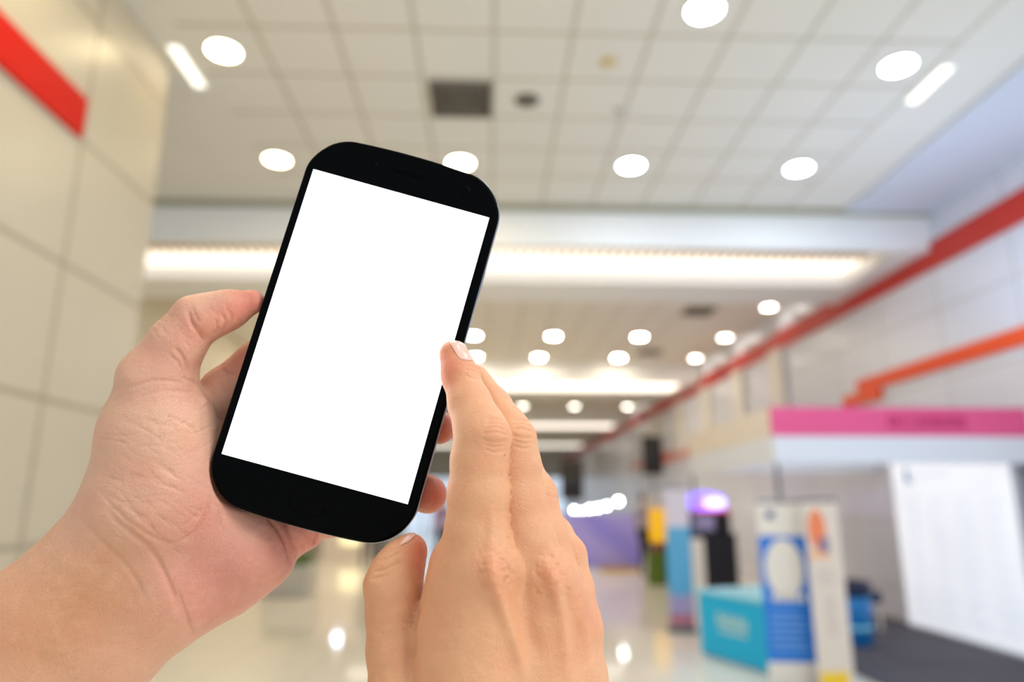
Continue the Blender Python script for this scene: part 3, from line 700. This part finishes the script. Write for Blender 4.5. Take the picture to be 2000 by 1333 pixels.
def skin_material(name, base, redc, palmc, fore_or_shadec, bump=.35):
    m = bpy.data.materials.new(name); m.use_nodes = True; nt = m.node_tree; b = nt.nodes['Principled BSDF']; N = nt.nodes.new; L = nt.links.new
    at = N('ShaderNodeAttribute'); at.attribute_name = 'tone'; sp = N('ShaderNodeSeparateColor'); L(at.outputs['Color'], sp.inputs[0])
    tc = N('ShaderNodeTexCoord')
    def mix(f, a, bb):
        x = N('ShaderNodeMix'); x.data_type = 'RGBA'
        if isinstance(f, float): x.inputs[0].default_value = f
        else: L(f, x.inputs[0])
        for i, v in ((6, a), (7, bb)):
            if isinstance(v, tuple): x.inputs[i].default_value = (*v, 1)
            else: L(v, x.inputs[i])
        return x.outputs[2]
    def noise(s, d=4):
        n = N('ShaderNodeTexNoise'); n.inputs['Scale'].default_value = s; n.inputs['Detail'].default_value = d; L(tc.outputs['Object'], n.inputs['Vector']); return n.outputs['Fac']
    def rng(v, lo, hi, a=0.0, c=1.0):
        r = N('ShaderNodeMapRange'); L(v, r.inputs[0]); r.inputs[1].default_value = lo; r.inputs[2].default_value = hi; r.inputs[3].default_value = a; r.inputs[4].default_value = c; return r.outputs[0]
    c = mix(sp.outputs[1], lin(base), lin(palmc)); c = mix(sp.outputs[2], c, lin(fore_or_shadec)); c = mix(sp.outputs[0], c, lin(redc))
    c = mix(rng(noise(70), .45, .75, 0, .22), c, lin(tuple(v * k for v, k in zip(redc, (.98, .92, .9)))))
    c = mix(rng(noise(260), .5, .8, 0, .22), c, lin(tuple(min(255, v * 1.10) for v in base)))
    L(c, b.inputs['Base Color'])
    b.inputs['Roughness'].default_value = .47; b.inputs['Specular IOR Level'].default_value = .38
    b.inputs['Subsurface Weight'].default_value = .22; b.inputs['Subsurface Radius'].default_value = (1, .35, .18); b.inputs['Subsurface Scale'].default_value = .004
    vo = N('ShaderNodeTexVoronoi'); vo.feature = 'DISTANCE_TO_EDGE'; vo.inputs['Scale'].default_value = 900
    mp = N('ShaderNodeVectorMath'); mp.operation = 'ADD'; nz = N('ShaderNodeTexNoise'); nz.inputs['Scale'].default_value = 300
    sc = N('ShaderNodeVectorMath'); sc.operation = 'SCALE'; sc.inputs['Scale'].default_value = .0012
    L(tc.outputs['Object'], nz.inputs['Vector']); L(nz.outputs['Color'], sc.inputs[0]); L(tc.outputs['Object'], mp.inputs[0]); L(sc.outputs[0], mp.inputs[1]); L(mp.outputs[0], vo.inputs['Vector'])
    b1 = N('ShaderNodeBump'); b1.inputs['Strength'].default_value = bump; b1.inputs['Distance'].default_value = .0003; L(rng(vo.outputs['Distance'], 0, .12), b1.inputs['Height'])
    b2 = N('ShaderNodeBump'); b2.inputs['Strength'].default_value = bump; b2.inputs['Distance'].default_value = .0009; L(noise(380, 5), b2.inputs['Height']); L(b1.outputs[0], b2.inputs['Normal'])
    L(b2.outputs[0], b.inputs['Normal'])
    return m
def random_creases(rg, poly, ang, n, ln, dep, w, wob=.25):
    """fine skin folds scattered in a box, running mostly along ang (degrees, image sense)"""
    out = []
    (x0, y0, x1, y1) = poly
    for _ in range(n):
        x, y = rg.uniform(x0, x1), rg.uniform(y0, y1); a = math.radians(ang + rg.gauss(0, 14)); l = ln * rg.uniform(.5, 1.3); bend = rg.uniform(-wob, wob) * l * .4
        dx, dy = math.cos(a), math.sin(a)
        out.append(([(x - dx * l / 2, y - dy * l / 2), (x - dy * bend, y + dx * bend), (x + dx * l / 2, y + dy * l / 2)], -dep * rg.uniform(.5, 1.2), w * rg.uniform(.7, 1.3)))
    return out

# left hand: palm behind the phone, thumb along its left edge, fingers wrapped behind
LH = Hand(
    palm=[
        [(306, 745, 4, 65), (309, 850, 8, 99), (318, 960, 12, 122)],
        [(318, 850, 8, 96), (376, 900, 14, 72), (400, 1000, 16, 92)],
        [(318, 960, 12, 122), (400, 1020, 18, 105), (484, 1062, 19, 82)],
        [(345, 1140, 16, 104), (430, 1118, 20, 86), (487, 1076, 18, 84)],
        [(440, 870, 27, 60), (500, 960, 27, 70)],
        [(285, 1010, 12, 112), (218, 1078, 11, 106), (70, 1209, 6, 108), (-60, 1325, 0, 112), (-330, 1560, -12, 125)],
        [(322, 1150, 14, 104), (210, 1256, 10, 106), (100, 1355, 5, 108), (-120, 1560, -6, 116)],
    ],
    fingers=[
        ([(493, 590, 4, 24), (444, 606, 3, 38), (408, 618, 2, 43), (382, 627, 1, 46), (346, 672, 1, 52), (308, 742, 3, 64)], .006),
        ([(412, 800, 20, 50), (440, 765, 20, 46), (507, 712, 20, 46), (600, 640, 21, 42), (700, 620, 20, 36), (790, 640, 18, 30)], .002),
        ([(470, 870, 24, 52), (640, 770, 21, 44), (770, 800, 20, 38), (858, 836, 17, 32)], .004),
        ([(520, 950, 24, 50), (660, 900, 21, 44), (770, 945, 20, 38), (836, 966, 16, 37)], .004),
        ([(512, 1066, 27, 50), (556, 1050, 24, 45), (578, 1036, 23, 42), (592, 1025, 22, 46), (605, 1014, 22, 38), (640, 1004, 20, 44), (720, 1000, 20, 34), (770, 990, 18, 28)], .0012),
    ], k_palm=.009)
rgl = random.Random(11)
L_lines = [
    ([(366, 596), (374, 628), (392, 652), (404, 668)], -.9, 5), ([(372, 592), (382, 618), (390, 630)], -.35, 3.5),
    ([(431, 612), (440, 628), (437, 650)], -.5, 4), ([(446, 604), (452, 620), (446, 640)], -.3, 3.5), ([(419, 622), (424, 640), (420, 656)], -.25, 3),
    ([(337, 676), (358, 700), (370, 742)], -.5, 4), ([(328, 690), (350, 712), (366, 752)], -.25, 3),
    ([(246, 760), (300, 744), (366, 748)], -.3, 3.5), ([(268, 778), (320, 764), (384, 768)], -.22, 3), ([(345, 735), (385, 752), (425, 800)], -.22, 3),
    ([(412, 968), (402, 1004), (380, 1038), (345, 1064)], -.42, 3.5), ([(434, 985), (428, 1012), (434, 1036)], -.25, 3), ([(396, 985), (380, 1010), (340, 1040)], -.22, 3),
    ([(196, 985), (240, 1030), (290, 1068), (316, 1110), (338, 1160), (372, 1238)], -.6, 6), ([(345, 1150), (362, 1195), (378, 1244)], -.4, 4),
    ([(186, 948), (230, 1000), (300, 1050), (348, 1062)], -.35, 4), ([(150, 1010), (200, 1060), (250, 1110), (290, 1180)], -.3, 6),
    ([(518, 1005), (545, 1035), (562, 1070), (571, 1112)], -.9, 5), ([(614, 1030), (617, 1050), (612, 1068)], -.6, 3.5), ([(585, 1060), (592, 1075), (588, 1088)], -.4, 3),
    ([(432, 720), (448, 728), (468, 726)], -.4, 3), ([(424, 742), (438, 760), (452, 764)], -.3, 3),
    ([(230, 1120), (160, 1200), (80, 1290)], .7, 16), ([(280, 1130), (220, 1210), (150, 1300)], -.5, 14),
    ([(0, 1180), (80, 1110), (150, 1050)], -.3, 12),
]
L_lines += random_creases(rgl, (215, 820, 390, 1010), 22, 60, 62, .12, 2.4)
L_lines += random_creases(rgl, (230, 760, 400, 900), -28, 34, 46, .12, 2.2)
L_lines += random_creases(rgl, (215, 960, 350, 1080), 35, 26, 60, .13, 2.6)
L_lines += random_creases(rgl, (300, 610, 370, 720), 55, 14, 30, .12, 2.2)
L_lines += random_creases(rgl, (410, 590, 470, 650), 75, 10, 24, .1, 2.2)
L_lines += random_creases(rgl, (400, 1040, 550, 1200), -40, 20, 60, .08, 2.4)
L_lines += random_creases(rgl, (60, 1080, 330, 1330), -45, 24, 70, .08, 3)
L_blobs = [(360, 590, 22, 22, .5), (252, 735, 30, 34, .8), (300, 900, 60, 70, .8), (420, 635, 30, 20, .5), (450, 1120, 70, 50, .6)]
L_tints = [(492, 588, 45, 40, 'r', .75), (440, 620, 40, 34, 'r', .4), (370, 640, 50, 40, 'r', .25), (470, 700, 60, 50, 'r', .5), (860, 836, 50, 60, 'r', .75), (848, 966, 40, 50, 'r', .8),
           (430, 1130, 170, 120, 'p', .9), (590, 1050, 60, 60, 'p', 1.0), (400, 960, 60, 80, 'p', .4), (330, 720, 90, 70, 'p', .3), (60, 1250, 190, 170, 'f', .9), (200, 1150, 110, 110, 'f', .5)]
M_skinL = skin_material('skin_left', (216, 166, 136), (214, 114, 94), (212, 140, 120), (204, 146, 104))
handL, orgL = build_hand('hand', LH, L_lines, L_blobs, L_tints, M_skinL, 'left hand with forearm, gripping the black smartphone from behind with thumb on its edge')
RH = Hand(
    palm=[
        [(955, 1118, -20, 62), (930, 1330, -16, 92), (920, 1480, -10, 108), (915, 1720, 2, 112)],
        [(1066, 1135, -13, 54), (1020, 1380, -10, 96), (990, 1480, -8, 112), (985, 1720, 2, 116)],
        [(1098, 1170, -6, 50), (1085, 1330, -4, 84), (1050, 1480, -2, 100)],
        [(1120, 1228, 1, 50), (1118, 1330, 2, 60), (1085, 1480, 2, 84), (1060, 1720, 6, 96)],
        [(905, 1110, -14, 68), (884, 1240, -12, 76), (890, 1400, -10, 96)],
    ],
    fingers=[
        ([(886, 693, -5.2, 28), (899, 734, -8, 35), (918, 790, -13, 41), (934, 830, -17, 47), (943, 856, -19, 53), (936, 900, -19, 54), (934, 965, -19, 58), (932, 1035, -18, 61), (950, 1110, -19, 64)], .005),
        ([(930, 740, 6, 26), (962, 795, 0, 36), (986, 835, -5, 42), (996, 862, -8, 50), (1005, 910, -9, 50), (1010, 975, -10, 54), (1026, 1050, -12, 56), (1062, 1135, -13, 54)], .004),
        ([(985, 850, 16, 28), (1020, 915, 9, 36), (1040, 968, 3, 46), (1058, 1045, -1, 48), (1092, 1150, -5, 48)], .004),
        ([(1055, 1000, 20, 28), (1085, 1045, 12, 32), (1106, 1086, 6, 38), (1116, 1150, 3, 42), (1122, 1225, 1, 50)], .004),
        ([(803, 1074, -2, 30), (790, 1092, -3, 40), (776, 1118, -4, 49), (768, 1148, -5, 54), (769, 1200, -6, 52), (772, 1270, -8, 54), (788, 1360, -10, 68), (850, 1480, -9, 92)], .0018),
    ], k_palm=.008)
rgr = random.Random(23)
def arcs(cx_, cy_, w, hh, ys, dep, wd, tilt=0.0):
    out = []
    for k, y in enumerate(ys):
        s_ = 1 if k < len(ys) / 2 else -1; ww = w * (1 - .12 * abs(k - len(ys) / 2))
        out.append(([(cx_ - ww, cy_ + y + tilt * -ww), (cx_, cy_ + y - s_ * hh), (cx_ + ww, cy_ + y + tilt * ww)], -dep, wd))
    return out
R_lines = []
R_lines += arcs(966, 846, 30, 5, (-22, -14, -5, 4, 13, 22, 32), .3, 2.4, .06)
R_lines += arcs(1020, 848, 24, 4, (-22, -14, -5, 4, 14, 24), .28, 2.4, .12)
R_lines += arcs(922, 728, 18, 4, (-8, -1, 7), .18, 2.2, .35)
R_lines += arcs(1078, 965, 12, 3, (-14, -6, 4), .15, 2.2, .4)
R_lines += [([(728, 1120), (752, 1112), (790, 1094)], -.3, 3), ([(722, 1134), (745, 1128), (760, 1120)], -.25, 3), ([(735, 1100), (765, 1088), (790, 1075)], -.2, 2.6)]
R_lines += [([(950, 1070), (962, 1130), (985, 1200), (1008, 1270), (1026, 1345)], 1.3, 13), ([(1052, 1080), (1082, 1140), (1098, 1230), (1108, 1340)], 1.1, 12), ([(1132, 1190), (1148, 1260), (1154, 1340)], .5, 10),
            ([(958, 985), (960, 1040), (956, 1080)], .5, 10), ([(1000, 1090), (1020, 1180), (1050, 1300)], -1.0, 18), ([(1098, 1130), (1125, 1230), (1132, 1330)], -.5, 12), ([(905, 1150), (900, 1230), (890, 1330)], .3, 26),
            ([(990, 1046), (998, 1062), (1012, 1078)], -.35, 5), ([(1078, 1046), (1092, 1080), (1100, 1100)], -.4, 5), ([(822, 1178), (808, 1215), (806, 1262), (803, 1290)], -1.3, 5),
            ([(780, 1210), (800, 1216), (812, 1212)], -.25, 2.6), ([(784, 1228), (800, 1232)], -.25, 2.4)]
R_lines += random_creases(rgr, (930, 1070, 1005, 1150), 10, 70, 14, .14, 2.4, .8) + random_creases(rgr, (930, 1070, 1005, 1150), 80, 60, 14, .12, 2.4, .8)
R_lines += random_creases(rgr, (1048, 1085, 1110, 1165), 25, 55, 14, .13, 2.4, .8) + random_creases(rgr, (1048, 1085, 1110, 1165), 95, 45, 14, .12, 2.4, .8)
R_lines += random_creases(rgr, (850, 1180, 1170, 1333), 20, 60, 26, .05, 2.6)
R_lines += random_creases(rgr, (895, 890, 990, 1040), 10, 24, 26, .05, 2.4)
R_lines += random_creases(rgr, (722, 1110, 800, 1320), 15, 24, 26, .06, 2.6)
R_blobs = [(966, 846, 26, 30, .7), (1020, 846, 22, 28, .6), (968, 1112, 34, 40, 1.1), (1078, 1128, 30, 38, 1.0), (1140, 1190, 22, 30, .6), (725, 1135, 24, 26, .6), (1168, 1235, 16, 36, .5)]
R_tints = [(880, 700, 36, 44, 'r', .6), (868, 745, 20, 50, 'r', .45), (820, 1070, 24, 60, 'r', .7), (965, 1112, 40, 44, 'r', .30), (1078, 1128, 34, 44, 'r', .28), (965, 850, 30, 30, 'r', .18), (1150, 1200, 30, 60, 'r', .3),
           (760, 1250, 70, 170, 'f', .3)]  # last tint paints the thumb's shade into its skin colour
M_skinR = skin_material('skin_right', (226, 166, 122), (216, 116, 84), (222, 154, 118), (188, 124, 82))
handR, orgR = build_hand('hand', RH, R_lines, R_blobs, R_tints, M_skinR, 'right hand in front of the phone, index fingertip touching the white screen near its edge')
M_nail = mat('fingernail', (236, 184, 164), .25, spec=.5, coat=.3)
nail(RH, [(897, 702), (927, 706), (905, 668), (876, 666)], handR, orgR, M_nail)
nail(RH, [(778, 1068), (800, 1058), (816, 1040), (800, 1040)], handR, orgR, M_nail)
